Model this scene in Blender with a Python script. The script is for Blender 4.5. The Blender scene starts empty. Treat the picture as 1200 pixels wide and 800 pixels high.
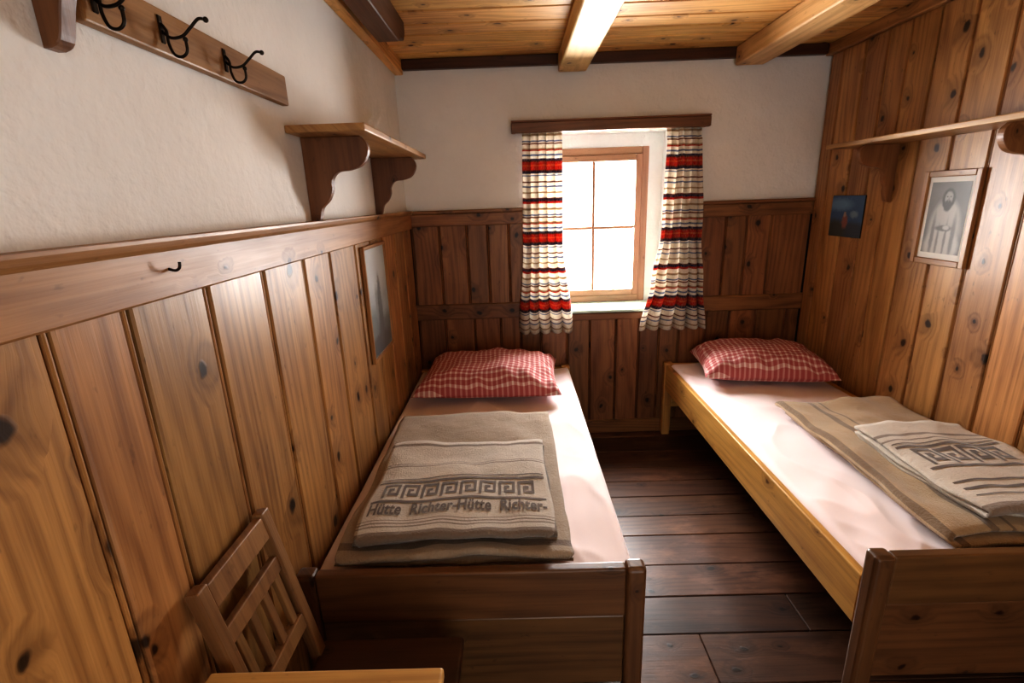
import bpy, bmesh, math, random
from mathutils import Vector, Matrix, noise
random.seed(11)
SC = bpy.context.scene
COL = SC.collection
XL, XR, D, ZC, YB = -0.66, 1.84, 3.15, 2.35, -1.0
ZW = 1.510

# ------------------------------------------------------------------ nodes
def newmat(name):
    m = bpy.data.materials.new(name); m.use_nodes = True
    nt = m.node_tree; nt.nodes.clear()
    out = nt.nodes.new('ShaderNodeOutputMaterial')
    b = nt.nodes.new('ShaderNodeBsdfPrincipled')
    nt.links.new(b.outputs[0], out.inputs[0])
    return m, nt, b, out
class G:
    def __init__(s, nt): s.nt = nt
    def _in(s, sock, v):
        if isinstance(v, bpy.types.NodeSocket): s.nt.links.new(v, sock)
        else: sock.default_value = v
    def m(s, op, a, b=0.0, c=None, clamp=False):
        n = s.nt.nodes.new('ShaderNodeMath'); n.operation = op; n.use_clamp = clamp
        s._in(n.inputs[0], a); s._in(n.inputs[1], b)
        if c is not None: s._in(n.inputs[2], c)
        return n.outputs[0]
    def comb(s, x, y, z=0.0):
        n = s.nt.nodes.new('ShaderNodeCombineXYZ')
        s._in(n.inputs[0], x); s._in(n.inputs[1], y); s._in(n.inputs[2], z); return n.outputs[0]
    def noise(s, v, scale=1.0, detail=2.0, rough=0.5):
        n = s.nt.nodes.new('ShaderNodeTexNoise'); n.inputs['Scale'].default_value = scale
        n.inputs['Detail'].default_value = detail; n.inputs['Roughness'].default_value = rough
        s.nt.links.new(v, n.inputs['Vector']); return n.outputs[0]
    def mix(s, f, a, b, mode='MIX'):
        n = s.nt.nodes.new('ShaderNodeMix'); n.data_type = 'RGBA'; n.blend_type = mode
        s._in(n.inputs[0], f)
        for k, v in ((6, a), (7, b)):
            if isinstance(v, (tuple, list)): v = tuple(v[:3]) + (1.0,)
            s._in(n.inputs[k], v)
        return n.outputs[2]
    def gco(s):
        a = s.nt.nodes.new('ShaderNodeAttribute'); a.attribute_name = 'gco'
        x = s.nt.nodes.new('ShaderNodeSeparateXYZ'); s.nt.links.new(a.outputs['Vector'], x.inputs[0])
        return a.outputs['Vector'], x.outputs[0], x.outputs[1], x.outputs[2]
    def bump(s, h, bsdf, strength=0.2, dist=0.002):
        n = s.nt.nodes.new('ShaderNodeBump'); n.inputs['Strength'].default_value = strength
        n.inputs['Distance'].default_value = dist
        s.nt.links.new(h, n.inputs['Height']); s.nt.links.new(n.outputs[0], bsdf.inputs['Normal'])
    def objco(s):
        n = s.nt.nodes.new('ShaderNodeTexCoord'); return n.outputs['Object']
    def ramp(s, f, stops, const=False):
        n = s.nt.nodes.new('ShaderNodeValToRGB'); r = n.color_ramp
        if const: r.interpolation = 'CONSTANT'
        while len(r.elements) < len(stops): r.elements.new(0.5)
        for e, (p, c) in zip(r.elements, stops):
            e.position = p; e.color = tuple(c[:3]) + (1,)
        s.nt.links.new(f, n.inputs[0]); return n.outputs[0]

def wood(name, light, mid, knotc, rough=0.42, knots=1.0, var=0.35, ksx=4.0, ksy=6.0, coat=0.15, grain=1.0, wear=0.0):
    m, nt, b, out = newmat(name); g = G(nt)
    v, a, w, r = g.gco()
    vor = nt.nodes.new('ShaderNodeTexVoronoi'); vor.voronoi_dimensions = '2D'
    vor.inputs['Scale'].default_value = 1.0
    wob = g.noise(v, 22, 2)
    wob2 = g.noise(g.comb(w, a, 4.7), 25, 2)
    nt.links.new(g.comb(g.m('MULTIPLY_ADD', wob, .14, g.m('MULTIPLY', a, ksx)), g.m('MULTIPLY_ADD', wob2, .12, g.m('MULTIPLY', w, ksy))), vor.inputs['Vector'])
    d = vor.outputs['Distance']
    sc = nt.nodes.new('ShaderNodeSeparateColor'); nt.links.new(vor.outputs['Color'], sc.inputs[0])
    rad = g.m('MULTIPLY_ADD', g.m('SUBTRACT', sc.outputs[0], 0.42, clamp=True), 0.10 * knots, g.m('MULTIPLY', g.m('GREATER_THAN', sc.outputs[0], .42), .036 * knots))
    knot = g.m('MULTIPLY', g.m('SUBTRACT', rad, d), 38.0, clamp=True)
    core = g.m('MULTIPLY', g.m('SUBTRACT', g.m('MULTIPLY', rad, .75), d), 50.0, clamp=True)
    halo = g.m('SUBTRACT', 1.0, g.m('DIVIDE', d, g.m('MULTIPLY_ADD', rad, 3.8, .002)), clamp=True)
    low = g.noise(g.comb(g.m('MULTIPLY', a, 0.6), g.m('MULTIPLY', w, 5.0), g.m('MULTIPLY', r, 9)), 1, 1.5)
    ph = g.m('ADD', g.m('MULTIPLY_ADD', w, 22.0, g.m('MULTIPLY', low, 8.0)), g.m('MULTIPLY', halo, 2.0))
    rings = g.m('MULTIPLY_ADD', g.m('SINE', g.m('MULTIPLY', ph, 6.283)), .5, .5)
    rings = g.m('POWER', rings, 1.8)
    fine = g.noise(g.comb(g.m('MULTIPLY', a, 4.0), g.m('MULTIPLY_ADD', w, 150.0, g.m('MULTIPLY', halo, 4)), r), 1, 3, .6)
    blot = g.noise(g.comb(g.m('MULTIPLY', a, 2.2), g.m('MULTIPLY', w, 7.0), g.m('MULTIPLY', r, 33)), 1, 3, .6)
    t = g.m('ADD', g.m('MULTIPLY', rings, .40 * grain), g.m('MULTIPLY_ADD', fine, 1.15 * grain, g.m('MULTIPLY_ADD', blot, 1.6, -1.14)), clamp=True)
    c = g.mix(t, light, mid)
    c = g.mix(g.m('MULTIPLY', halo, .7), c, tuple(x * .64 + y * .3 for x, y in zip(mid, knotc)))
    c = g.mix(g.m('MULTIPLY', knot, .8), c, tuple(x * .28 + y * .75 for x, y in zip(mid, knotc)))
    c = g.mix(g.m('MULTIPLY', core, .85), c, knotc)
    st = g.noise(g.comb(g.m('MULTIPLY', a, 30), g.m('MULTIPLY', w, 60), r), 1, 2)
    c = g.mix(g.m('MULTIPLY', g.m('SUBTRACT', st, .67, clamp=True), 3.5, clamp=True), c, knotc)
    if wear > 0:
        wn = g.noise(g.comb(g.m('MULTIPLY', a, 3.5), g.m('MULTIPLY', w, 9.0), r), 1, 5, .7)
        c = g.mix(g.m('MULTIPLY', g.m('SUBTRACT', wn, .52, clamp=True), wear * 4, clamp=True), c, tuple(min(1, x * 1.9 + .01) for x in light))
    hs = nt.nodes.new('ShaderNodeHueSaturation')
    nt.links.new(c, hs.inputs['Color'])
    hs.inputs['Saturation'].default_value = .95
    nt.links.new(g.m('MULTIPLY_ADD', r, var, 1 - var / 2), hs.inputs['Value'])
    fr = g.m('FRACT', g.m('MULTIPLY', r, 7.31))
    nt.links.new(g.m('MULTIPLY_ADD', fr, .010, .499), hs.inputs['Hue'])
    nt.links.new(hs.outputs[0], b.inputs['Base Color'])
    rg = g.m('MULTIPLY_ADD', fine, .18, rough - .09)
    nt.links.new(g.m('MULTIPLY_ADD', blot, .25, g.m('SUBTRACT', rg, .11)), b.inputs['Roughness'])
    b.inputs['Coat Weight'].default_value = coat; b.inputs['Coat Roughness'].default_value = .28
    g.bump(g.m('ADD', g.m('MULTIPLY', fine, .6), g.m('MULTIPLY_ADD', blot, 1.4, g.m('MULTIPLY', knot, .5))), b, .35, .002)
    return m

def plain(name, col, rough=.6, metal=0.0, nscale=40, namt=.12, bump=.15, bd=.001):
    m, nt, b, out = newmat(name); g = G(nt)
    n = g.noise(g.objco(), nscale, 3)
    c = g.mix(n, tuple(x * (1 - namt) for x in col), tuple(min(1, x * (1 + namt)) for x in col))
    nt.links.new(c, b.inputs['Base Color'])
    b.inputs['Roughness'].default_value = rough; b.inputs['Metallic'].default_value = metal
    if bump: g.bump(n, b, bump, bd)
    return m

def plaster(name, col):
    m, nt, b, out = newmat(name); g = G(nt)
    co = g.objco()
    n = g.noise(co, 2.2, 5, .6); n2 = g.noise(co, 60, 3); n3 = g.noise(co, 14, 4, .65)
    c = g.mix(n, tuple(x * .84 for x in col), tuple(min(1, x * 1.03) for x in col))
    c = g.mix(g.m('MULTIPLY', g.m('SUBTRACT', n3, .55, clamp=True), 1.2, clamp=True), c, tuple(x * .86 for x in col))
    nt.links.new(c, b.inputs['Base Color']); b.inputs['Roughness'].default_value = .85
    g.bump(g.m('MULTIPLY_ADD', n, 6.0, g.m('MULTIPLY_ADD', n3, 1.4, g.m('MULTIPLY', n2, .5))), b, .5, .007)
    return m

def fabric(name, col, col2=None, scale=90, rough=.95, bump=.3, bd=.001, sheen=.3):
    m, nt, b, out = newmat(name); g = G(nt)
    n = g.noise(g.objco(), scale, 3, .7); n2 = g.noise(g.objco(), 6, 2)
    c = g.mix(g.m('MULTIPLY_ADD', n, .6, g.m('MULTIPLY', n2, .4)), col, col2 or tuple(x * .85 for x in col))
    nt.links.new(c, b.inputs['Base Color']); b.inputs['Roughness'].default_value = rough
    b.inputs['Sheen Weight'].default_value = sheen
    g.bump(n, b, bump, bd)
    return m

def picture_mat(name, bg, shapes, warp=.004, grain=.25):
    m, nt, b, out = newmat(name); g = G(nt)
    v, a, w, r = g.gco()
    n1 = g.noise(v, 60, 3, .6); n2 = g.noise(g.comb(w, a, 3.3), 60, 3, .6)
    aa = g.m('MULTIPLY_ADD', n1, warp * 4, g.m('SUBTRACT', a, warp * 2)); ww = g.m('MULTIPLY_ADD', n2, warp * 4, g.m('SUBTRACT', w, warp * 2))
    c = g.mix(g.noise(v, 9, 3, .6), tuple(x * .7 for x in bg), tuple(min(1, x * 1.25) for x in bg))
    for (cy, cz, ry, rz, soft, col) in shapes:
        dy = g.m('DIVIDE', g.m('SUBTRACT', aa, cy), ry); dz = g.m('DIVIDE', g.m('SUBTRACT', ww, cz), rz)
        dd = g.m('SQRT', g.m('ADD', g.m('MULTIPLY', dy, dy), g.m('MULTIPLY', dz, dz)))
        k = g.m('DIVIDE', g.m('SUBTRACT', 1.0 + soft / 2, dd), soft, clamp=True)
        c = g.mix(k, c, col)
    fn = g.noise(v, 220, 3, .7)
    c = g.mix(grain, c, g.mix(fn, (0.0, 0.0, 0.0), (.9, .9, .88)))
    nt.links.new(c, b.inputs['Base Color']); b.inputs['Roughness'].default_value = .45
    return m

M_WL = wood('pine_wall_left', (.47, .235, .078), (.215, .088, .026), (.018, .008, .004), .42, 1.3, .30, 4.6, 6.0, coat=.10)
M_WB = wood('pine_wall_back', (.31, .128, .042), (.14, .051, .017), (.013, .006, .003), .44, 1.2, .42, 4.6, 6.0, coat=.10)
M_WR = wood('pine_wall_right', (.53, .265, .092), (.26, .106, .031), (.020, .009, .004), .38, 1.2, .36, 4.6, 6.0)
M_RAIL = wood('pine_rail', (.42, .205, .064), (.25, .105, .030), (.03, .010, .004), .45, .9, .12, coat=.05)
M_CEIL = wood('pine_ceiling', (.80, .45, .145), (.46, .215, .055), (.07, .025, .008), .48, 1.1, .3, 4.5, 6.0, coat=.1)
M_BEAM = wood('pine_beam', (.74, .47, .20), (.48, .26, .09), (.10, .035, .01), .5, 1.1, .1)
M_DARK = wood('dark_stained_wood', (.10, .034, .013), (.05, .016, .007), (.012, .005, .003), .45, .7, .2)
M_PELM = wood('pelmet_wood', (.22, .085, .036), (.12, .046, .02), (.02, .008, .003), .45, .5, .2)
M_FLOOR = wood('floor_boards', (.130, .056, .029), (.050, .020, .012), (.010, .004, .002), .42, .9, .8, coat=.20, wear=.8)
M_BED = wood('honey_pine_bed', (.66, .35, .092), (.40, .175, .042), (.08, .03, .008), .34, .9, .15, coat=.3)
M_BEDF = wood('shaded_pine_bed', (.180, .080, .027), (.092, .038, .013), (.022, .008, .004), .38, .9, .15, coat=.22)  # honey pine again, with the shade on the foot ends put into the colour
M_SHELF = wood('shelf_pine', (.44, .23, .080), (.25, .11, .036), (.04, .015, .006), .42, .6, .2)
M_RACK = wood('rack_pine', (.42, .22, .083), (.23, .105, .036), (.04, .015, .006), .48, .6, .2, coat=.05)
M_BRK = wood('bracket_wood', (.20, .082, .029), (.11, .040, .015), (.03, .01, .004), .42, .4, .2)
M_BRKR = wood('bracket_wood_light', (.30, .13, .045), (.17, .066, .023), (.03, .01, .004), .42, .4, .2)
M_CHAIR = wood('chair_wood', (.30, .155, .062), (.155, .070, .027), (.03, .012, .005), .38, .4, .2)
M_SEAT = wood('chair_seat_wood', (.08, .028, .011), (.04, .014, .007), (.012, .005, .003), .4, .5, .1)
M_TABLE = wood('table_pine', (.58, .33, .105), (.40, .20, .055), (.12, .05, .015), .4, .5, .2)
M_WIN = wood('window_frame_wood', (.36, .17, .09), (.24, .11, .055), (.06, .02, .01), .4, .2, .1)
M_FRAME = wood('picture_frame_wood', (.40, .19, .060), (.25, .10, .032), (.06, .02, .01), .35, .2, .1)
M_PLA = plaster('plaster_white', (.85, .83, .795))
M_REV = plaster('reveal_white', (.86, .86, .84))
M_SILL = plain('sill_paint', (.60, .74, .62), .4, 0, 8, .04, .1)
M_GAP = plain('dark_gap', (.02, .009, .005), .8)
M_METAL = plain('dark_iron', (.04, .032, .025), .35, .9, 30, .2, .1)
M_SHEET = fabric('pink_sheet', (.87, .735, .73), (.91, .80, .795), 200, .9, .15, .0005)
M_BLK = fabric('blanket_brown_print', (.085, .058, .043), (.14, .10, .075), 300, .95, .4, .001)

def blanket_mat(name, cream, brown, dark, stripes):
    m, nt, b, out = newmat(name); g = G(nt)
    v, a, s_, r = g.gco()
    n = g.noise(v, 160, 3, .7); n2 = g.noise(v, 12, 3)
    c = g.mix(g.m('MULTIPLY_ADD', n, .5, g.m('MULTIPLY', n2, .5)), tuple(x * .62 for x in cream), tuple(min(1, x * 1.22) for x in cream))
    for (s0, s1, cc) in stripes:
        k = g.m('MULTIPLY', g.m('GREATER_THAN', s_, s0), g.m('LESS_THAN', s_, s1))
        c = g.mix(g.m('MULTIPLY', k, .85), c, dark if cc else brown)
    nt.links.new(c, b.inputs['Base Color']); b.inputs['Roughness'].default_value = .95
    b.inputs['Sheen Weight'].default_value = .35
    g.bump(g.m('ADD', n, g.m('MULTIPLY', n2, 2.2)), b, .8, .006)
    return m

def gingham():
    m, nt, b, out = newmat('gingham_red'); g = G(nt)
    v, a, w, r = g.gco()
    def line(x):
        return g.m('LESS_THAN', g.m('FRACT', g.m('MULTIPLY', x, 1 / .028)), .38)
    s = g.m('MULTIPLY', g.m('ADD', line(a), line(w)), .5)
    c = g.ramp(s, [(0, (.42, .105, .105)), (.5, (.56, .27, .255)), (1, (.76, .62, .58))])
    nt.links.new(c, b.inputs['Base Color']); b.inputs['Roughness'].default_value = .9
    g.bump(g.noise(v, 300, 2), b, .2, .0006)
    return m
M_GING = gingham()

def curtain_mat():
    m, nt, b, out = newmat('curtain_striped'); g = G(nt)
    v, a, z, r = g.gco()
    C = (.82, .77, .68); N = (.035, .042, .10); R = (.50, .035, .022); T = (.40, .29, .18); B = (.17, .055, .04); O = (.62, .16, .05); S = (.14, .20, .34)
    st = [(0, C), (.015, S), (.03, C), (.05, N), (.08, B), (.095, R), (.145, O), (.165, R), (.205, B), (.22, N), (.25, C), (.285, S), (.305, C),
          (.35, R), (.365, T), (.385, C), (.435, B), (.455, C), (.47, S), (.49, C), (.55, T), (.575, C), (.64, R), (.67, N), (.70, B), (.715, C),
          (.78, T), (.80, C), (.86, S), (.88, C), (.925, B), (.945, C)]
    zz = g.m('FRACT', g.m('DIVIDE', g.m('SUBTRACT', z, .86), .415))
    c = g.ramp(zz, st[:32], True)
    th = g.noise(g.comb(g.m('MULTIPLY', a, 260), g.m('MULTIPLY', z, 60)), 1, 2)
    c = g.mix(g.m('MULTIPLY', g.m('SUBTRACT', th, .44, clamp=True), 2.0), c, (.50, .39, .32))
    nt.links.new(c, b.inputs['Base Color']); b.inputs['Roughness'].default_value = .95
    tr = nt.nodes.new('ShaderNodeBsdfTranslucent'); nt.links.new(c, tr.inputs[0])
    mx = nt.nodes.new('ShaderNodeMixShader'); mx.inputs[0].default_value = .40
    nt.links.new(b.outputs[0], mx.inputs[1]); nt.links.new(tr.outputs[0], mx.inputs[2])
    nt.links.new(mx.outputs[0], out.inputs[0])
    return m
M_CURT = curtain_mat()

def glass_mat():
    m, nt, b, out = newmat('window_glass')
    t = nt.nodes.new('ShaderNodeBsdfTransparent'); gl = nt.nodes.new('ShaderNodeBsdfGlossy')
    gl.inputs['Roughness'].default_value = .02
    g = G(nt)
    lw = nt.nodes.new('ShaderNodeLayerWeight'); lw.inputs[0].default_value = .15
    mx = nt.nodes.new('ShaderNodeMixShader'); nt.links.new(g.m('MULTIPLY', lw.outputs[1], .3), mx.inputs[0])
    nt.links.new(t.outputs[0], mx.inputs[1]); nt.links.new(gl.outputs[0], mx.inputs[2])
    nt.links.new(mx.outputs[0], out.inputs[0]); nt.nodes.remove(b)
    return m
M_GLASS = glass_mat()

# ------------------------------------------------------------------ mesh builder
class MB:
    def __init__(s, *mats):
        s.v, s.f, s.g, s.mi, s.sm = [], [], [], [], []
        s.mats = list(mats)
    def idx(s, m):
        if m not in s.mats: s.mats.append(m)
        return s.mats.index(m)
    def add(s, vs, fs, mat, M=None, axis=None, smooth=False, gc=None, off=None, rnd=None):
        vs = [Vector(v) for v in vs]
        if gc is None:
            ext = [max(v[i] for v in vs) - min(v[i] for v in vs) for i in range(3)]
            L = axis if axis is not None else max(range(3), key=lambda i: ext[i])
            o = [i for i in range(3) if i != L]
            ox, oy = off if off else (random.uniform(0, 60), random.uniform(0, 60))
            rr = random.random() if rnd is None else rnd
            gc = [(v[L] + ox, v[o[0]] + v[o[1]] + oy, rr) for v in vs]
        b0 = len(s.v)
        s.v += [(M @ v) if M else v for v in vs]
        for f in fs:
            s.f.append([b0 + i for i in f]); s.g.append([gc[i] for i in f])
            s.mi.append(s.idx(mat)); s.sm.append(smooth)
    def bm(s, bm, mat, **k):
        bm.verts.ensure_lookup_table(); bm.verts.index_update()
        s.add([v.co.copy() for v in bm.verts], [[v.index for v in f.verts] for f in bm.faces], mat, **k)
        bm.free()
    def box(s, lo, hi, mat, bev=.002, seg=1, **k):
        bm = bmesh.new(); bmesh.ops.create_cube(bm, size=1.0)
        sz = [max(hi[i] - lo[i], 1e-4) for i in range(3)]; c = [(hi[i] + lo[i]) / 2 for i in range(3)]
        for v in bm.verts: v.co = Vector((v.co[i] * sz[i] + c[i] for i in range(3)))
        if bev > 0:
            bmesh.ops.bevel(bm, geom=bm.edges[:], offset=min(bev, min(sz) * .45), segments=seg, affect='EDGES', profile=.5)
        s.bm(bm, mat, smooth=False, **k)
    def bar(s, p0, p1, w, d, mat, bev=.004, side=(0, 1, 0), seg=2, **k):
        p0, p1 = Vector(p0), Vector(p1); z = (p1 - p0); L = z.length; z.normalize()
        y = Vector(side); x = y.cross(z).normalized(); y = z.cross(x)
        M = Matrix((x, y, z)).transposed().to_4x4(); M.translation = p0
        s.box((-w / 2, -d / 2, 0), (w / 2, d / 2, L), mat, bev, seg, M=M, axis=2, **k)
    def prism(s, pts, mat, plane, a, b, bev=.002, **k):
        bm = bmesh.new()
        def P(p, t):
            return {'xz': (p[0], t, p[1]), 'yz': (t, p[0], p[1]), 'xy': (p[0], p[1], t)}[plane]
        v0 = [bm.verts.new(P(p, a)) for p in pts]; v1 = [bm.verts.new(P(p, b)) for p in pts]
        f0 = bm.faces.new(v0); f1 = bm.faces.new(v1[::-1])
        n = len(pts)
        for i in range(n): bm.faces.new((v0[i], v0[(i + 1) % n], v1[(i + 1) % n], v1[i]))
        bmesh.ops.recalc_face_normals(bm, faces=bm.faces[:])
        if bev > 0:
            ed = [e for e in bm.edges if any(f in (f0, f1) for f in e.link_faces)]
            bmesh.ops.bevel(bm, geom=ed, offset=bev, segments=1, affect='EDGES')
        s.bm(bm, mat, **k)
    def tube(s, pts, r, mat, n=10, smoothpath=True):
        pts = [Vector(p) for p in pts]
        if smoothpath: pts = crom(pts, 6)
        rings = []
        up = Vector((0.13, .9, .27))
        for i, p in enumerate(pts):
            t = (pts[min(i + 1, len(pts) - 1)] - pts[max(i - 1, 0)]).normalized()
            x = up.cross(t).normalized(); y = t.cross(x)
            rings.append([p + (x * math.cos(q) + y * math.sin(q)) * r for q in [2 * math.pi * j / n for j in range(n)]])
        vs = [v for R in rings for v in R]; fs = []
        for i in range(len(rings) - 1):
            for j in range(n):
                fs.append((i * n + j, i * n + (j + 1) % n, (i + 1) * n + (j + 1) % n, (i + 1) * n + j))
        fs.append(list(range(n))[::-1]); fs.append([(len(rings) - 1) * n + j for j in range(n)])
        s.add(vs, fs, mat, smooth=True)
    def ball(s, c, r, mat):
        bm = bmesh.new(); bmesh.ops.create_uvsphere(bm, u_segments=12, v_segments=8, radius=r)
        for v in bm.verts: v.co += Vector(c)
        s.bm(bm, mat, smooth=True)
    def make(s, name, parent=None, M=None):
        me = bpy.data.meshes.new(name)
        me.from_pydata([tuple(v) for v in s.v], [], s.f)
        for m in s.mats: me.materials.append(m)
        at = me.attributes.new('gco', 'FLOAT_VECTOR', 'CORNER')
        flat = [c for f in s.g for g3 in f for c in g3]
        at.data.foreach_set('vector', flat)
        me.polygons.foreach_set('material_index', s.mi)
        me.polygons.foreach_set('use_smooth', s.sm)
        me.update()
        o = bpy.data.objects.new(name, me); COL.objects.link(o)
        if parent: o.parent = parent
        return o

def crom(p, n):
    out = []
    for i in range(len(p) - 1):
        p0, p1, p2, p3 = p[max(i - 1, 0)], p[i], p[i + 1], p[min(i + 2, len(p) - 1)]
        for k in range(n):
            t = k / n
            out.append(.5 * ((2 * p1) + (-p0 + p2) * t + (2 * p0 - 5 * p1 + 4 * p2 - p3) * t * t + (-p0 + 3 * p1 - 3 * p2 + p3) * t ** 3))
    out.append(p[-1]); return out

def nz(x, y, z=0.0): return noise.noise(Vector((x, y, z)))

# ------------------------------------------------------------------ room shell
mb = MB(); y = YB
while y < D:
    w = random.choice([.15, .18, .20, .17]); y1 = min(y + w, D)
    cuts = [XL, random.uniform(-.3, 1.5), XR]
    for a, b in zip(cuts[:-1], cuts[1:]):
        mb.box((a + .0008, y + .0015, -.03), (b - .0008, y1 - .0015, random.uniform(-.001, 0)), M_FLOOR, .003)
    y = y1
mb.box((XL - .15, YB - .1, -.08), (XR + .15, D + .35, -.031), M_GAP, 0)
floor = mb.make('floor')

mb = MB(); y = YB
while y < D + .0:
    w = random.choice([.15, .17, .19]); y1 = min(y + w, D)
    mb.box((XL, y + .003, ZC), (XR, y1 - .003, ZC + .02), M_CEIL, .007)
    y = y1
mb.box((XL - .15, YB - .1, ZC + .021), (XR + .15, D + .35, ZC + .06), M_GAP, 0)
ceiling = mb.make('ceiling')

# left wall
mb = MB(); mb.box((XL - .12, YB, 0), (XL, D + .3, ZC + .02), M_PLA, 0)
wall_left = mb.make('wall_left')
mb = MB(); T = .018
mb.box((XL + .0005, YB, .0), (XL + .004, D - .001, ZW - .05), M_GAP, 0)
J = [YB, -.78, -.55, -.33, -.08, .16, .40, .645, .79, 1.01, 1.25, 1.50, 1.72, 2.0, 2.22, 2.43, 2.68, 2.90, D - .02]
for y0, y1 in zip(J[:-1], J[1:]):
    mb.box((XL + .001, y0 + .015, .09), (XL + T, y1 - .006, ZW - .085), M_WL, .004)
    mb.box((XL + .001, y0 - .0005, .09), (XL + T - .003, y0 + .0095, ZW - .085), M_WL, .0045, 2)
mb.make('wainscot', wall_left)
mb = MB(); mb.box((XL + .001, YB + .03, 0), (XL + .018, D - .03, .089), M_WL, .004); mb.make('baseboard_left')
mb = MB()
for a, b in ((YB + .001, .35), (.351, D - .031)):
    mb.box((XL + .018, a, ZW - .095), (XL + .030, b, ZW - .003), M_RAIL, .004)
    mb.box((XL + .001, a, ZW - .0845), (XL + .0185, b, ZW - .003), M_RAIL, 0)
mb.prism([(XL + .001, ZW - .012), (XL + .036, ZW - .012), (XL + .042, ZW - .004), (XL + .046, ZW + .006), (XL + .046, ZW + .012), (XL + .001, ZW + .012)], M_RAIL, 'xz', YB + .001, D - .045, .001)
mb.make('trim_4')
mb = MB()
mb.tube([(XL + .0295, .90, 1.466), (XL + .042, .90, 1.463), (XL + .050, .90, 1.468), (XL + .052, .90, 1.478)], .0026, M_METAL)
mb.make('coat_peg')

# back wall with window opening
WS = .05
WX0, WX1, WZ0, WZ1 = .06 + WS, .93 + WS, .85, 1.96
mb = MB()
mb.box((XL, D, 0), (WX0, D + .3, ZC + .02), M_PLA, 0)
mb.box((WX1, D, 0), (XR, D + .3, ZC + .02), M_PLA, 0)
mb.box((WX0, D, WZ1), (WX1, D + .3, ZC + .02), M_PLA, 0)
mb.box((WX0, D, 0), (WX1, D + .3, WZ0), M_PLA, 0)
wall_back = mb.make('wall_back')
mb = MB()
YF = D - T
def back_planks(x0, x1, z0, z1):
    x = x0
    while x < x1 - .01:
        w = random.choice([.13, .15, .17, .19]); xe = x + w
        if x1 - xe < .06: xe = x1
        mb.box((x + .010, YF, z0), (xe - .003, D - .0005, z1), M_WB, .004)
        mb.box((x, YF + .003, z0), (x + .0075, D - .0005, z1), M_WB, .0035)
        x = xe
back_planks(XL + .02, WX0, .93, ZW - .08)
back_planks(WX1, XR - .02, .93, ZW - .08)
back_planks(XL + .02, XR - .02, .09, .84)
mb.box((XL, YF + .010, 0), (XR, D - .0002, .84), M_GAP, 0)
for a, b in ((XL, WX0), (WX1, XR)):
    mb.box((a, YF + .012, .84), (b, D - .0002, ZW - .02), M_GAP, 0)
for a, b in ((XL + .002, WX0), (WX1, XR - .002)):
    mb.box((a, D - .028, ZW - .085), (b, D - .0005, ZW - .01), M_WB, .004)
    mb.box((a, D - .042, ZW - .01), (b, D - .0005, ZW + .01), M_WB, .005, 2)
    mb.box((a, D - .030, .835), (b, D - .0005, .935), M_WB, .005)
mb.box((XL + .002, D - .028, 0), (XR - .002, D - .0005, .095), M_WB, .004)
mb.box((WX0, D - .022, .80), (WX1, D - .0005, .845), M_WB, .004)
mb.make('wainscot_back', wall_back)

# right wall fully planked
mb = MB(); mb.box((XR, YB, 0), (XR + .12, D + .3, ZC + .02), M_GAP, 0)
wall_right = mb.make('wall_right')
mb = MB(); y = D - .018
while y > YB + .03:
    w = random.choice([.11, .14, .16, .18, .15, .13]); y0 = max(y - w, YB)
    mb.box((XR - T, y0 + .003, .09), (XR - .0005, y - .011, ZC - .06), M_WR, .004)
    mb.box((XR - T + .004, y - .0085, .09), (XR - .0005, y, ZC - .06), M_WR, .0035)
    y = y0
mb.box((XR - .03, YB, 0), (XR - .0005, D - .03, .095), M_WR, .004)
mb.make('planking', wall_right)

# rear wall (behind camera) with open doorway
DX0, DX1, DZ = .05, 1.0, 2.0
mb = MB()
mb.box((XL - .12, YB - .12, 0), (DX0, YB, ZC + .02), M_PLA, 0)
mb.box((DX1, YB - .12, 0), (XR + .12, YB, ZC + .02), M_PLA, 0)
mb.box((DX0, YB - .12, DZ), (DX1, YB, ZC + .02), M_PLA, 0)
mb.box((DX0 - .07, YB, 0), (DX0, YB + .02, DZ + .07), M_WB, .003)
mb.box((DX1, YB, 0), (DX1 + .07, YB + .02, DZ + .07), M_WB, .003)
mb.box((DX0, YB, DZ), (DX1, YB + .02, DZ + .07), M_WB, .003)
mb.make('wall_rear')

# ceiling trims
mb = MB(); mb.box((XL + .001, YB + .001, ZC - .075), (XL + .05, D - .001, ZC - .001), M_CEIL, .004); mb.make('trim_1')
mb = MB(); mb.box((XL + .051, D - .04, ZC - .055), (XR - .05, D - .001, ZC - .001), M_DARK, .004); mb.make('trim_2')
mb = MB(); mb.box((XR - .045, YB + .001, ZC - .06), (XR - .001, D - .001, ZC - .001), M_WR, .004); mb.make('trim_3')
for (x0, x1, zb) in ((.275, .435, ZC - .10), (1.27, 1.43, ZC - .10)):
    mb = MB(); mb.box((x0, YB + .002, zb), (x1, D - .042, ZC - .001), M_BEAM, .010, 3)
    mb.make('ceiling_beam')
mb = MB()
pr = [(YB + .01, ZC - .002), (2.52, ZC - .002), (2.52, ZC - .05), (2.49, ZC - .085), (2.42, ZC - .095), (2.37, ZC - .12), (YB + .01, ZC - .13)]
mb.prism(pr, M_DARK, 'yz', -.555, -.465, .004, axis=1)
mb.make('ceiling_beam')

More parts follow.
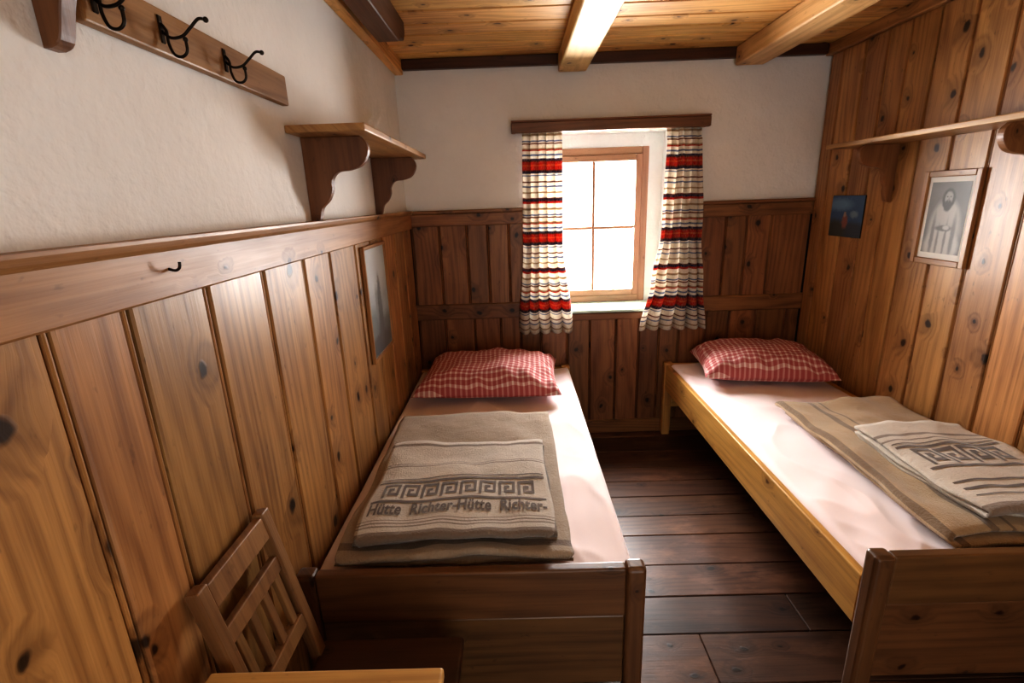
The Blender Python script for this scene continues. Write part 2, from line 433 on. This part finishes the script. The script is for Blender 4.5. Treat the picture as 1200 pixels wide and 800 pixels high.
# ------------------------------------------------------------------ window
WY = D + .25
fx0, fx1, fz0, fz1 = .12 + WS, .83 + WS, .87, 1.87
mb = MB()
mb.box((WX0 - .0, D + .002, WZ0), (WX0 + .006, D + .3, WZ1), M_REV, 0)
mb.box((WX1 - .006, D + .002, WZ0), (WX1, D + .3, WZ1), M_REV, 0)
mb.box((WX0 + .006, D + .002, WZ1 - .006), (WX1 - .006, D + .3, WZ1), M_REV, 0)
mb.box((WX0 + .006, WY, WZ0), (fx0, WY + .05, WZ1 - .006), M_REV, 0)
mb.box((fx1, WY, WZ0), (WX1 - .006, WY + .05, WZ1 - .006), M_REV, 0)
mb.box((fx0, WY, fz1), (fx1, WY + .05, WZ1 - .006), M_REV, 0)
def ring(x0, x1, z0, z1, w, ya, yb, mat):
    mb.box((x0, ya, z0), (x0 + w, yb, z1), mat, .004); mb.box((x1 - w, ya, z0), (x1, yb, z1), mat, .004)
    mb.box((x0 + w, ya, z1 - w), (x1 - w, yb, z1), mat, .004); mb.box((x0 + w, ya, z0), (x1 - w, yb, z0 + w), mat, .004)
ring(fx0, fx1, fz0, fz1, .045, WY - .02, WY + .05, M_WIN)
ring(fx0 + .046, fx1 - .046, fz0 + .046, fz1 - .046, .040, WY - .035, WY + .01, M_WIN)
sx0, sx1, sz0, sz1 = fx0 + .086, fx1 - .086, fz0 + .086, fz1 - .086
cx = (sx0 + sx1) / 2; cz = (sz0 + sz1) / 2
mb.box((cx - .009, WY - .025, sz0), (cx + .009, WY, sz1), M_WIN, .003)
mb.box((sx0, WY - .024, cz - .009), (cx - .0095, WY - .001, cz + .009), M_WIN, .003)
mb.box((cx + .0095, WY - .024, cz - .009), (sx1, WY - .001, cz + .009), M_WIN, .003)
mb.box((sx0, WY - .012, sz0), (sx1, WY - .009, sz1), M_GLASS, 0)
mb.box((fx0 + .06, WY - .045, 1.33), (fx0 + .075, WY - .035, 1.42), M_METAL, .003)
mb.box((WX0 + .0065, D - .03, WZ0), (WX1 - .0065, WY + .05, WZ0 + .018), M_SILL, .004)
mb.make('window_1')

# ------------------------------------------------------------------ curtains
PX0, PX1 = .0, 1.14
mb = MB()
mb.box((PX0, D - .10, 1.935), (PX1, D - .062, 1.990), M_PELM, .004)
mb.box((PX0, D - .0615, 1.94), (PX0 + .025, D - .001, 1.985), M_PELM, .003)
mb.box((PX1 - .025, D - .0615, 1.94), (PX1, D - .001, 1.985), M_PELM, .003)
mb.box((PX0, D - .10, 1.9905), (PX1, D - .001, 2.000), M_PELM, .002)
mb.tube([(PX0 + .024, D - .045, 1.945), (.57, D - .045, 1.945), (PX1 - .024, D - .045, 1.945)], .005, M_METAL, 8, False)
mb.make('curtain_pelmet')
def curtain(prof, nf, seed):
    mb = MB(); NX, NZ = 140, 70; vs = []; gc = []
    ZT_ = 1.938
    for j in range(NZ + 1):
        t = j / NZ; z = ZT_ - t * (ZT_ - .745)
        for k in range(len(prof) - 1):
            if prof[k][0] <= t <= prof[k + 1][0]:
                q = (t - prof[k][0]) / (prof[k + 1][0] - prof[k][0]); q = q * q * (3 - 2 * q)
                a = prof[k][1] * (1 - q) + prof[k + 1][1] * q; b = prof[k][2] * (1 - q) + prof[k + 1][2] * q
        for i in range(NX + 1):
            u = i / NX
            amp = .012 + .024 * t
            ph = u * nf * 2 * math.pi + seed + 1.4 * nz(u * 3, t * 1.5, seed)
            yy = D - .060 + amp * math.sin(ph) * .85 + .007 * nz(u * 9, t * 4, seed + 3) - .02 * t
            if t < .05: yy = D - .046 + amp * math.sin(ph) * .8
            x = a + (b - a) * u + .009 * math.cos(ph * 1.0) + .010 * nz(t * 3, u * 2, seed)
            vs.append((x, yy, z + .004 * math.sin(ph) * t)); gc.append((u * .7, z + .008 * nz(u * 5, 0, seed), 0))
    W = NX + 1
    fs = [(j * W + i, j * W + i + 1, (j + 1) * W + i + 1, (j + 1) * W + i) for j in range(NZ) for i in range(NX)]
    mb.add(vs, fs, M_CURT, smooth=True, gc=gc)
    o = mb.make('curtain'); s = o.modifiers.new('th', 'SOLIDIFY'); s.thickness = .0015
W_ = WS + .005
curtain([(0, .005 + W_, .235 + W_), (.5, -.005 + W_, .235 + W_), (1, -.045 + W_, .30 + W_)], 5.0, 1.0)
curtain([(0, .85 + W_, 1.05 + W_), (.5, .83 + W_, 1.075 + W_), (.75, .79 + W_, 1.11 + W_), (1, .72 + W_, 1.14 + W_)], 5.0, 4.2)

# ------------------------------------------------------------------ shelves
def bracket(mb, xw, y, z, sgn, d=.205, h=.265, th=.028, mat=None):
    raw = [(d - .02, 0), (d, -.02), (d + .002, -.05), (d - .02, -.085), (d - .06, -.10), (d - .10, -.105), (d - .122, -.13), (d - .125, -.16), (d - .14, -.19), (.04, -.215), (.028, -h + .01), (.012, -h)]
    pts = [Vector((p[0], p[1], 0)) for p in raw]
    pts = [(p.x, p.y) for p in crom(pts, 4)]
    pts = [(.0005, 0)] + pts + [(.0005, -h)]
    pts = [(xw + sgn * p[0], z + p[1]) for p in pts]
    mb.prism(pts, mat or M_BRK, 'xz', y - th / 2, y + th / 2, .002, axis=2)
def shelf(xw, sgn, depth, y0, y1, z, brs, name='wall_shelf', bmat=None):
    mb = MB()
    xa, xb = xw + sgn * .0005, xw + sgn * depth
    mb.box((min(xa, xb), y0, z), (max(xa, xb), y1, z + .022), M_SHELF, .004, 2)
    for b in brs: bracket(mb, xw, b, z, sgn, d=depth - .03, mat=bmat)
    return mb.make(name)
shelf(XL, 1, .235, 1.55, 2.60, 1.775, (1.67, 2.46))
shelf(XR - T, -1, .21, 1.10, 2.72, 1.76, (1.79, 2.50), bmat=M_BRKR)
shelf(XL, 1, .22, .10, .96, 2.06, (.20, .80), 'hat_shelf')

# coat rack
mb = MB()
mb.box((XL + .0005, .85, 1.848), (XL + .022, 1.56, 1.926), M_RACK, .004, 2)
def hook(y):
    x = XL + .022; k = .85
    mb.box((x - .001, y - .006, 1.865), (x + .003, y + .006, 1.912), M_METAL, .002)
    P = lambda a, b: (x + a * k, y, 1.885 + (b - 1.885) * k)
    mb.tube([P(.003, 1.885), P(.02, 1.872), P(.045, 1.875), P(.065, 1.890), P(.085, 1.906), P(.10, 1.904)], .0027, M_METAL)
    mb.ball(P(.101, 1.904), .005, M_METAL)
    mb.tube([P(.003, 1.90), P(.012, 1.885), P(.012, 1.862), P(.02, 1.840), P(.036, 1.835), P(.049, 1.845), P(.050, 1.866)], .0027, M_METAL)
    mb.ball(P(.050, 1.868), .0045, M_METAL)
for yy in (.875, 1.03, 1.24): hook(yy)
mb.make('coat_rack')

# ------------------------------------------------------------------ pictures
def framed(xw, sgn, y0, y1, z0, z1, fw, fmat):
    mb = MB()
    def bx(a0, a1, b0, b1, d0, d1, mat, bev=.003, gl=False):
        xa, xb = xw + sgn * d0, xw + sgn * d1
        lo, hi = (min(xa, xb), a0, b0), (max(xa, xb), a1, b1)
        if gl:
            X = xw + sgn * d1
            vs = [(X, a0, b0), (X, a1, b0), (X, a1, b1), (X, a0, b1)]
            f = [0, 1, 2, 3] if sgn > 0 else [3, 2, 1, 0]
            mb.add(vs, [f], mat, gc=[(0, 0, 0), (a1 - a0, 0, 0), (a1 - a0, b1 - b0, 0), (0, b1 - b0, 0)])
        else: mb.box(lo, hi, mat, bev)
    if fw > 0:
        bx(y0, y0 + fw, z0, z1, .001, .018, fmat); bx(y1 - fw, y1, z0, z1, .001, .018, fmat)
        bx(y0 + fw, y1 - fw, z0, z0 + fw, .001, .0175, fmat); bx(y0 + fw, y1 - fw, z1 - fw, z1, .001, .0175, fmat)
    return mb, bx
P_W = plain('paper_white', (.74, .72, .67), .6, 0, 15, .06, 0)
gr = lambda v: (v, v * .96, v * .90)
cw = .097
P_PORT = picture_mat('portrait_print', gr(.17), [
    (cw, .10, .078, .125, .25, gr(.40)), (cw, .03, .085, .08, .2, gr(.48)),
    (cw, .165, .056, .045, .3, gr(.44)),
    (cw - .05, .07, .010, .09, .8, gr(.17)), (cw + .052, .07, .009, .09, .8, gr(.19)),
    (cw - .015, .05, .006, .08, .9, gr(.19)), (cw + .022, .04, .006, .07, .9, gr(.19)),
    (cw, .105, .042, .012, .5, gr(.13)), (cw - .012, .108, .016, .009, .5, gr(.48)),
    (cw, .225, .032, .042, .25, gr(.05)), (cw, .228, .019, .027, .35, gr(.33)),
    (cw, .198, .019, .024, .4, gr(.06)), (cw - .008, .234, .004, .003, .8, gr(.08)), (cw + .008, .234, .004, .003, .8, gr(.08)),
    (cw, .222, .003, .009, .9, gr(.20))], .0018, .10)
P_BLUE = picture_mat('dark_blue_print', (.04, .11, .24), [
    (.07, .03, .12, .05, .5, (.03, .05, .08)), (.22, .03, .09, .06, .5, (.03, .045, .04)), (.20, .17, .10, .03, .8, (.14, .28, .45)),
    (.14, .08, .024, .036, .5, (.30, .10, .07)), (.145, .118, .012, .014, .4, (.42, .30, .22)), (.07, .12, .03, .018, .7, (.20, .30, .40))], .006, .08)
P_ETCH = picture_mat('etching_print', (.42, .46, .48), [
    (.16, .38, .16, .12, .6, (.54, .58, .60)), (.05, .09, .13, .12, .5, (.20, .23, .24)), (.27, .06, .13, .10, .5, (.17, .19, .20)),
    (.16, .04, .18, .05, .4, (.09, .10, .11)), (.17, .16, .045, .13, .5, (.12, .13, .14)), (.185, .26, .022, .09, .6, (.17, .19, .20)),
    (.13, .22, .02, .08, .8, (.28, .31, .32)), (.185, .33, .013, .016, .5, (.24, .24, .23))], .008, .12)
xw = XR - T
y0, y1, z0, z1 = 2.01, 2.29, 1.235, 1.625
mb, bx = framed(xw, -1, y0, y1, z0, z1, .026, M_FRAME)
bx(y0 + .025, y1 - .025, z0 + .025, z1 - .025, .001, .008, P_W, 0)
bx(y0 + .043, y1 - .043, z0 + .050, z1 - .047, .008, .0086, P_PORT, gl=True)
mb.make('framed_portrait')
mb, bx = framed(xw, -1, 2.66, 2.93, 1.31, 1.53, 0, None)
bx(2.66, 2.93, 1.31, 1.53, .001, .007, M_GAP, .001)
bx(2.661, 2.929, 1.311, 1.529, .001, .0075, P_BLUE, gl=True)
mb.make('wall_print')
mb, bx = framed(XL + T, 1, 2.06, 2.42, .89, 1.40, .016, M_FRAME)
bx(2.075, 2.405, .905, 1.385, .001, .008, P_W, 0)
bx(2.077, 2.403, .907, 1.383, .008, .0086, P_ETCH, gl=True)
mb.make('framed_picture')

# ------------------------------------------------------------------ beds
def slab(mb, x0, x1, y0, y1, z0, z1, r, mat, nx, ny, f):
    def samp(a, b, n):
        s = [a + r * (1 - math.cos(k / 5 * math.pi / 2)) for k in range(5)]
        s += [a + r + (b - a - 2 * r) * k / n for k in range(n + 1)]
        s += [b - r * (1 - math.cos(k / 5 * math.pi / 2)) for k in range(4, -1, -1)]
        return s
    xs, ys = samp(x0, x1, nx), samp(y0, y1, ny); W = len(xs); vs = []
    for y in ys:
        for x in xs:
            e = min(x - x0, x1 - x, y - y0, y1 - y)
            dz = 0 if e >= r else r - math.sqrt(max(0, r * r - (r - e) ** 2))
            vs.append((x, y, z1 - dz + f(x, y) * min(1, e / r * .7 + .3)))
    fs = [(j * W + i, j * W + i + 1, (j + 1) * W + i + 1, (j + 1) * W + i) for j in range(len(ys) - 1) for i in range(W - 1)]
    border = [i for i in range(W)] + [j * W + W - 1 for j in range(1, len(ys))] + [(len(ys) - 1) * W + i for i in range(W - 2, -1, -1)] + [j * W for j in range(len(ys) - 2, 0, -1)]
    levels = 4; prev = border
    for l in range(1, levels + 1):
        cur = []
        for bi in border:
            v = vs[bi]; t = l / levels
            wv = .004 * nz(v[0] * 14, v[1] * 14, t * 2) * math.sin(math.pi * t)
            nxs = 1 if v[0] > x1 - 1e-4 else (-1 if v[0] < x0 + 1e-4 else 0)
            nys = 1 if v[1] > y1 - 1e-4 else (-1 if v[1] < y0 + 1e-4 else 0)
            cur.append(len(vs)); vs.append((v[0] + nxs * wv, v[1] + nys * wv, v[2] * (1 - t) + z0 * t))
        n = len(border)
        for i in range(n): fs.append((prev[(i + 1) % n], prev[i], cur[i], cur[(i + 1) % n]))
        prev = cur
    fs.append(prev)
    mb.add(vs, fs, mat, smooth=True, gc=[(v[0], v[1], v[2]) for v in vs])

ZT = .52     # mattress top
def bed(x0, x1, yf, yh, zf, railtop, inset, seed, mside, foot):
    mb = MB(); P = .055
    for xa in (x0, x1 - P):
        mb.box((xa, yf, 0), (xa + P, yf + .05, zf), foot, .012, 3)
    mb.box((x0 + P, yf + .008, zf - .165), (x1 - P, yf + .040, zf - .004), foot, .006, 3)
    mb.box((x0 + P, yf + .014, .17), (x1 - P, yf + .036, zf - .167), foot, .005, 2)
    for xa in (x0, x1 - P):
        mb.box((xa, yh - .05, 0), (xa + P, yh, ZT - .01), mside, .008, 2)
    mb.box((x0 + P, yh - .042, .20), (x1 - P, yh - .012, ZT - .02), mside, .005, 2)
    mb.box((x0 + .006, yf + .05, railtop - .17), (x0 + .034, yh - .05, railtop), mside, .005, 2)
    mb.box((x1 - .034, yf + .05, railtop - .17), (x1 - .006, yh - .05, railtop), mside, .005, 2)
    mb.box((x0 + .034, yf + .05, railtop - .16), (x1 - .034, yh - .05, railtop - .14), mside, 0)
    o = mb.make('bed')
    mm = MB()
    def crease(x, y, sx, sy, s):
        return (1 - abs(nz(x * sx + .7 * nz(x * 2, y * 2, s), y * sy + x * 1.5, s)) * 2.2) ** 3
    def f(x, y):
        e = max(0, 1 - (y - yf) / .9)
        return .010 * nz(x * 3, y * 3, seed) + .008 * nz(x * 9 + 2 * nz(x * 2, y * 2, seed), y * 5, seed + 5) + .009 * crease(x, y, 3.5, 2.2, seed + 9) + .007 * e * crease(x, y, 6, 5, seed + 19) - .010
    zb = railtop - .138 if inset > .03 else railtop + .001
    slab(mm, x0 + inset, x1 - inset, yf + .052, yh - .053, zb, ZT, .035, M_SHEET, 90, 160, f)
    mm.make('mattress', o)
    return o
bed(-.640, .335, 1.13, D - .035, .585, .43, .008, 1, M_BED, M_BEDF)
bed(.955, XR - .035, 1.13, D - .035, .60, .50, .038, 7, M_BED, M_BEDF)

# ------------------------------------------------------------------ pillows
def pillow(cx, cy, z, lx, ly, h, rot, seed, tilt=0.0):
    mb = MB(); N = 56; vs = []; gc = []
    M = Matrix.Translation((cx, cy, z)) @ Matrix.Rotation(rot, 4, 'Z') @ Matrix.Rotation(tilt, 4, 'X')
    for side in (1, -1):
        for j in range(N + 1):
            for i in range(N + 1):
                u, v = -1 + 2 * i / N, -1 + 2 * j / N
                prof = (max(0, 1 - abs(u) ** 2.8) ** .5) * (max(0, 1 - abs(v) ** 2.8) ** .5)
                pin = 1 - .07 * (1 - abs(u) ** 2) * abs(v) ** 3; pin2 = 1 - .07 * (1 - abs(v) ** 2) * abs(u) ** 3
                x, y = u * lx / 2 * pin2, v * ly / 2 * pin
                wr = .020 * nz(u * 2.2, v * 2.2, seed) + .014 * nz(u * 6, v * 4, seed + 2) * (1.2 - prof) * 2
                zz = h * (.72 if side > 0 else -.28) * prof + (wr * min(1, prof * 3) if side > 0 else 0) + h * .28
                vs.append((x, y, zz)); gc.append((x + .012 * nz(u * 2, v * 2, seed), y + .012 * nz(u * 2, v * 2, seed + 9), 0))
    W = N + 1; K = W * W
    fs = [(j * W + i, j * W + i + 1, (j + 1) * W + i + 1, (j + 1) * W + i) for j in range(N) for i in range(N)]
    fs += [tuple(K + q for q in f[::-1]) for f in fs]
    mb.add(vs, fs, M_GING, smooth=True, gc=gc, M=M)
    mb.make('pillow')
pillow(-.165, 2.735, ZT + .008, .80, .62, .18, math.radians(-2), 3)
pillow(1.42, 2.79, ZT + .008, .70, .50, .19, math.radians(-9), 8)

# ------------------------------------------------------------------ folded blankets
def ribbon_fold(mb, x0, x1, yn, yf, zb, nl, pitch, mat, wig, seed, spread=.012, swap=False):
    path = []; R = pitch / 2
    def line(a, b, z, n=30): return [(a + (b - a) * k / n, z) for k in range(n + 1)]
    ztop = zb + (nl - 1) * pitch
    z = ztop; pos = yf
    for l in range(nl):
        yn_l = yn + (random.random() * spread if l else 0); yf_l = yf - (random.random() * spread if l else 0)
        a, b = (yf_l, yn_l) if l % 2 == 0 else (yn_l, yf_l)
        if l > 0: a = pos
        path += line(a, b, z)
        pos = b
        if l < nl - 1:
            s = -1 if l % 2 == 0 else 1
            for k in range(1, 8):
                q = math.pi * k / 8
                path.append((pos + s * R * 1.5 * math.sin(q), z - R * (1 - math.cos(q))))
        z -= pitch
    NX = 44; vs = []; gc = []
    L = 0; prev = path[0]; Ls = []
    for p in path:
        L += math.hypot(p[0] - prev[0], p[1] - prev[1]); Ls.append(L); prev = p
    top = yf - yn
    for (p, l) in zip(path, Ls):
        depth = (ztop - p[1]) / pitch
        for i in range(NX + 1):
            u = i / NX; ed = abs(u - .5) * 2
            jit = .012 * math.sin(depth * 2.1 + seed) * (1 if u > .5 else -1) * ed ** 2
            x = x0 + (x1 - x0) * u + jit + .016 * nz(p[0] * 4, seed, depth * .6 + (5 if u > .5 else 0)) * ed
            k = (p[1] - zb + .3 * pitch) / (ztop - zb + .3 * pitch)
            pp = p[0] + .020 * nz(u * 2.5, seed, depth * .3) + .008 * nz(u * 8, depth, seed)
            X_, Y_ = (pp, x) if swap else (x, pp)
            droop = -.35 * pitch * max(0, k) * (max(0, ed - .86) / .14) ** 2
            vs.append((X_, Y_, p[1] + wig(X_, Y_) * max(0, k) + droop))
            gc.append((x, top - l, 0.5))
    W = NX + 1
    fs = [(j * W + i, (j + 1) * W + i, (j + 1) * W + i + 1, j * W + i + 1) for j in range(len(path) - 1) for i in range(NX)]
    if swap: fs = [f[::-1] for f in fs]
    mb.add(vs, fs, mat, smooth=True, gc=gc)
    return ztop

def conform(o_mb, polys, mat, fz):
    for P in polys:
        o_mb.add([(x, y, fz(x, y)) for x, y in P], [list(range(len(P)))], mat)

KEY = ["XXXXXX.", "X....X.", "X.XX.X.", "X.X..X.", "X.XXXX.", "X......"]
def folded_blanket(name, base, top, zb, seed, mat_base, mat_top, text_y, key_y, txt, swap=False, nb=4, nt_=3, cell=.0092, pb=.014, pt=.014, amp=1.0, rot=0.0, extra=()):
    x0, x1, yn, yf = base; tx0, tx1, tyn, tyf = top
    def wig(x, y): return amp * (.014 * nz(x * 3.2, y * 3.2, seed) + .008 * nz(x * 8, y * 7 + x * 3, seed + 4))
    th = .0105
    mb = MB()
    if swap: zt = ribbon_fold(mb, yn, yf, x0, x1, zb + th / 2, nb, pb, mat_base, wig, seed, swap=True, spread=.02)
    else: zt = ribbon_fold(mb, x0, x1, yn, yf, zb + th / 2, nb, pb, mat_base, wig, seed, spread=.02)
    root = mb.make(name); s = root.modifiers.new('t', 'SOLIDIFY'); s.thickness = th; s.offset = 0
    mb = MB()
    zt2 = zt + .013 + (nt_ - 1) * pt
    ribbon_fold(mb, tx0, tx1, tyn, tyf, zt + .013, nt_, pt, mat_top, lambda x, y: 0.0, seed + 1, spread=.03)
    o = mb.make('top_fold', root); s = o.modifiers.new('t', 'SOLIDIFY'); s.thickness = th; s.offset = 0
    def fz(x, y):
        ed = abs((x - tx0) / (tx1 - tx0) - .5) * 2
        return zt2 + th / 2 + .0018 - .35 * pt * (max(0, ed - .86) / .14) ** 2
    mb = MB(); polys = []; ca = 1.55
    Wd = tx1 - tx0 - .02; n = int(Wd / (cell * 7))
    xs0 = tx0 + .01 + (Wd - n * 7 * cell) / 2
    for k in range(n):
        for r_, row in enumerate(KEY):
            for q in range(7):
                if row[q] == 'X':
                    xa, xb = xs0 + (k * 7 + q) * cell, xs0 + (k * 7 + q + 1) * cell
                    ya = key_y - r_ * cell * ca
                    polys.append([(xa, ya - cell * ca), (xb, ya - cell * ca), (xb, ya), (xa, ya)])
    def strip(ya, yb):
        m_ = 40
        for i in range(m_):
            xa = tx0 + .010 + (tx1 - tx0 - .020) * i / m_; xb = tx0 + .010 + (tx1 - tx0 - .020) * (i + 1) / m_
            polys.append([(xa, ya), (xb, ya), (xb, yb), (xa, yb)])
    kh = 6 * cell * ca
    strip(key_y + .012, key_y + .024); strip(key_y + .036, key_y + .041)
    strip(key_y - kh - .024, key_y - kh - .012)
    for (ya, yb) in extra: strip(ya, yb)
    conform(mb, polys, M_BLK, fz)
    parts = [o, mb.make('key_pattern', root)]
    if txt:
        cu = bpy.data.curves.new('txt', 'FONT'); cu.body = txt; cu.size = .078; cu.space_character = 1.05
        cu.offset = .0022; cu.resolution_u = 3
        to = bpy.data.objects.new('txt', cu); COL.objects.link(to)
        bpy.context.view_layer.update()
        me = bpy.data.meshes.new_from_object(to)
        bpy.data.objects.remove(to)
        bm = bmesh.new(); bm.from_mesh(me)
        xm = max(v.co.x for v in bm.verts)
        scl = (tx1 - tx0 - .022) / xm
        bmesh.ops.triangulate(bm, faces=bm.faces[:])
        for _ in range(2):
            lg = [e for e in bm.edges if e.calc_length() > .012]
            if lg: bmesh.ops.subdivide_edges(bm, edges=lg, cuts=1)
            bmesh.ops.triangulate(bm, faces=[f for f in bm.faces if len(f.verts) > 3])
        for v in bm.verts:
            x = tx0 + .011 + v.co.x * scl; yv = text_y + v.co.y * max(1.0, scl)
            v.co = Vector((x, yv, fz(x, yv) + .0012))
        bm.to_mesh(me); bm.free()
        me.materials.clear(); me.materials.append(M_BLK)
        t = bpy.data.objects.new('lettering', me); COL.objects.link(t); t.parent = root
        parts.append(t)
    c = Vector(((tx0 + tx1) / 2, (tyn + tyf) / 2, 0))
    R_ = Matrix.Translation(c) @ Matrix.Rotation(rot, 4, 'Z') @ Matrix.Translation(-c)
    for ob in parts:
        ob.data.transform(R_)
        for v in ob.data.vertices: v.co.z += wig(v.co.x, v.co.y)
    return root
MT = blanket_mat('blanket_cream', (.60, .53, .45), (.17, .12, .085), (.09, .062, .045),
     [(.53, .545, 0), (.385, .392, 0), (.40, .404, 0), (.045, .051, 0), (.06, .064, 0), (.030, .036, 0), (-.03, .010, 0), (-9, -.03, 1)])
MBs = blanket_mat('blanket_greige', (.44, .35, .26), (.15, .10, .07), (.08, .055, .04), [(.02, .05, 0), (-.6, -.02, 0)])
folded_blanket('folded_blanket', (-.545, .128, 1.222, 2.19), (-.505, .085, 1.245, 1.81), ZT + .014, 2.0, MBs, MT, 1.335, 1.505, "Hütte  Richter-Hütte  Richter-", nb=4, nt_=3, pb=.015, pt=.018, amp=1.3, rot=math.radians(.8))
MT2 = blanket_mat('blanket_cream_light', (.68, .60, .51), (.20, .14, .10), (.10, .07, .055),
     [(.43, .445, 0), (.40, .408, 0), (-.03, .012, 0)])
MB2 = blanket_mat('blanket_tan', (.50, .35, .20), (.19, .125, .075), (.12, .08, .05), [(.10, .125, 0), (.16, .17, 0), (-.09, -.06, 0), (-.03, -.01, 0)])
folded_blanket('folded_blanket', (1.260, 1.750, 1.225, 2.22), (1.340, 1.745, 1.26, 1.80), ZT + .014, 6.0, MB2, MT2, 1.40, 1.60, None, swap=True, nb=3, nt_=3, cell=.0115, pb=.032, pt=.024, amp=1.8, rot=math.radians(2.5), extra=((1.39, 1.398), (1.35, 1.362), (1.315, 1.32)))

# ------------------------------------------------------------------ chair & table
mb = MB()
ya, yb = .745, 1.02
TX, TZ = -.618, .885
for yy in (ya + .016, yb - .016):
    mb.bar((-.56, yy, 0), (-.535, yy, .46), .03, .032, M_CHAIR)
    mb.bar((-.535, yy, .455), (TX, yy, TZ), .028, .032, M_CHAIR)
def bx_at(z): return -.535 + (TX + .535) * (z - .455) / (TZ - .455)
def rail(z0, z1, t=.018):
    mb.bar((bx_at(z0), (ya + yb) / 2, z0), (bx_at(z1), (ya + yb) / 2, z1), t, yb - ya - .064, M_CHAIR, .003)
rail(.822, .878, .022); rail(.735, .775); rail(.565, .605, .024)
for k in range(4):
    yy = ya + .055 + (yb - ya - .11) * k / 3
    mb.bar((bx_at(.60), yy, .60), (bx_at(.74), yy, .74), .012, .022, M_CHAIR, .002)
mb.box((-.535, ya - .02, .445), (-.165, yb + .02, .470), M_SEAT, .008, 3)
for yy in (ya + .02, yb - .02):
    mb.bar((-.20, yy, 0), (-.205, yy, .445), .034, .034, M_CHAIR)
    mb.box((-.53, yy - .009, .395), (-.215, yy + .009, .445), M_CHAIR, .003)
    mb.box((-.54, yy - .008, .16), (-.215, yy + .008, .19), M_CHAIR, .003)
mb.box((-.215, ya + .03, .395), (-.197, yb - .03, .445), M_CHAIR, .003)
mb.make('wooden_chair')

mb = MB()
tx0, tx1, ty0, ty1, tz = -.59, -.155, .20, .715, .742
mb.box((tx0, ty0, tz - .024), (tx1, ty1, tz), M_TABLE, .006, 3, axis=0)
for xx in (tx0 + .03, tx1 - .03):
    for yy in (ty0 + .03, ty1 - .03):
        mb.bar((xx, yy, 0), (xx, yy, tz - .024), .036, .036, M_TABLE)
mb.box((tx0 + .05, ty1 - .045, tz - .10), (tx1 - .05, ty1 - .025, tz - .024), M_TABLE, .003)
mb.box((tx0 + .05, ty0 + .025, tz - .10), (tx1 - .05, ty0 + .045, tz - .024), M_TABLE, .003)
mb.box((tx0 + .025, ty0 + .05, tz - .10), (tx0 + .045, ty1 - .05, tz - .024), M_TABLE, .003)
mb.box((tx1 - .045, ty0 + .05, tz - .10), (tx1 - .025, ty1 - .05, tz - .024), M_TABLE, .003)
mb.make('side_table')

# ------------------------------------------------------------------ light
w = bpy.data.worlds.new('World'); SC.world = w; w.use_nodes = True
bg = w.node_tree.nodes['Background']; bg.inputs[0].default_value = (.93, .97, 1, 1); bg.inputs[1].default_value = 2.5
def area(name, loc, rot, sx, sy, e, col):
    l = bpy.data.lights.new(name, 'AREA'); l.shape = 'RECTANGLE'; l.size = sx; l.size_y = sy; l.energy = e; l.color = col
    o = bpy.data.objects.new(name, l); COL.objects.link(o); o.location = loc; o.rotation_euler = rot; return o
area('window_daylight', (.53, D + .70, 1.50), (math.radians(-84), 0, 0), 1.5, 1.5, 345, (.98, .99, 1.0))
area('rear_fill', ((DX0 + DX1) / 2, YB - .25, 1.50), (math.radians(110), 0, 0), .9, 1.0, 4, (1, .96, .90))  # added fill from behind the camera, not a lamp of the room

# ------------------------------------------------------------------ camera
F = 580.0
cam = bpy.data.cameras.new('camera'); co = bpy.data.objects.new('camera', cam); COL.objects.link(co)
cam.sensor_width = 36; cam.sensor_fit = 'HORIZONTAL'; cam.lens = F / 1200 * 36; cam.clip_start = .02
th, yaw, roll = math.radians(15.9), math.radians(0.7), math.radians(2.0)
fwd = Vector((-math.sin(yaw) * math.cos(th), math.cos(yaw) * math.cos(th), -math.sin(th)))
right = fwd.cross(Vector((0, 0, 1))).normalized(); up = right.cross(fwd)
r2 = right * math.cos(roll) - up * math.sin(roll); u2 = up * math.cos(roll) + right * math.sin(roll)
Mx = Matrix((r2, u2, -fwd)).transposed().to_4x4(); Mx.translation = Vector((0, 0, 1.565))
co.matrix_world = Mx
SC.camera = co
SC.view_settings.view_transform = 'Standard'
for lk in ('High Contrast', 'Medium High Contrast'):
    try:
        SC.view_settings.look = lk; break
    except Exception: pass
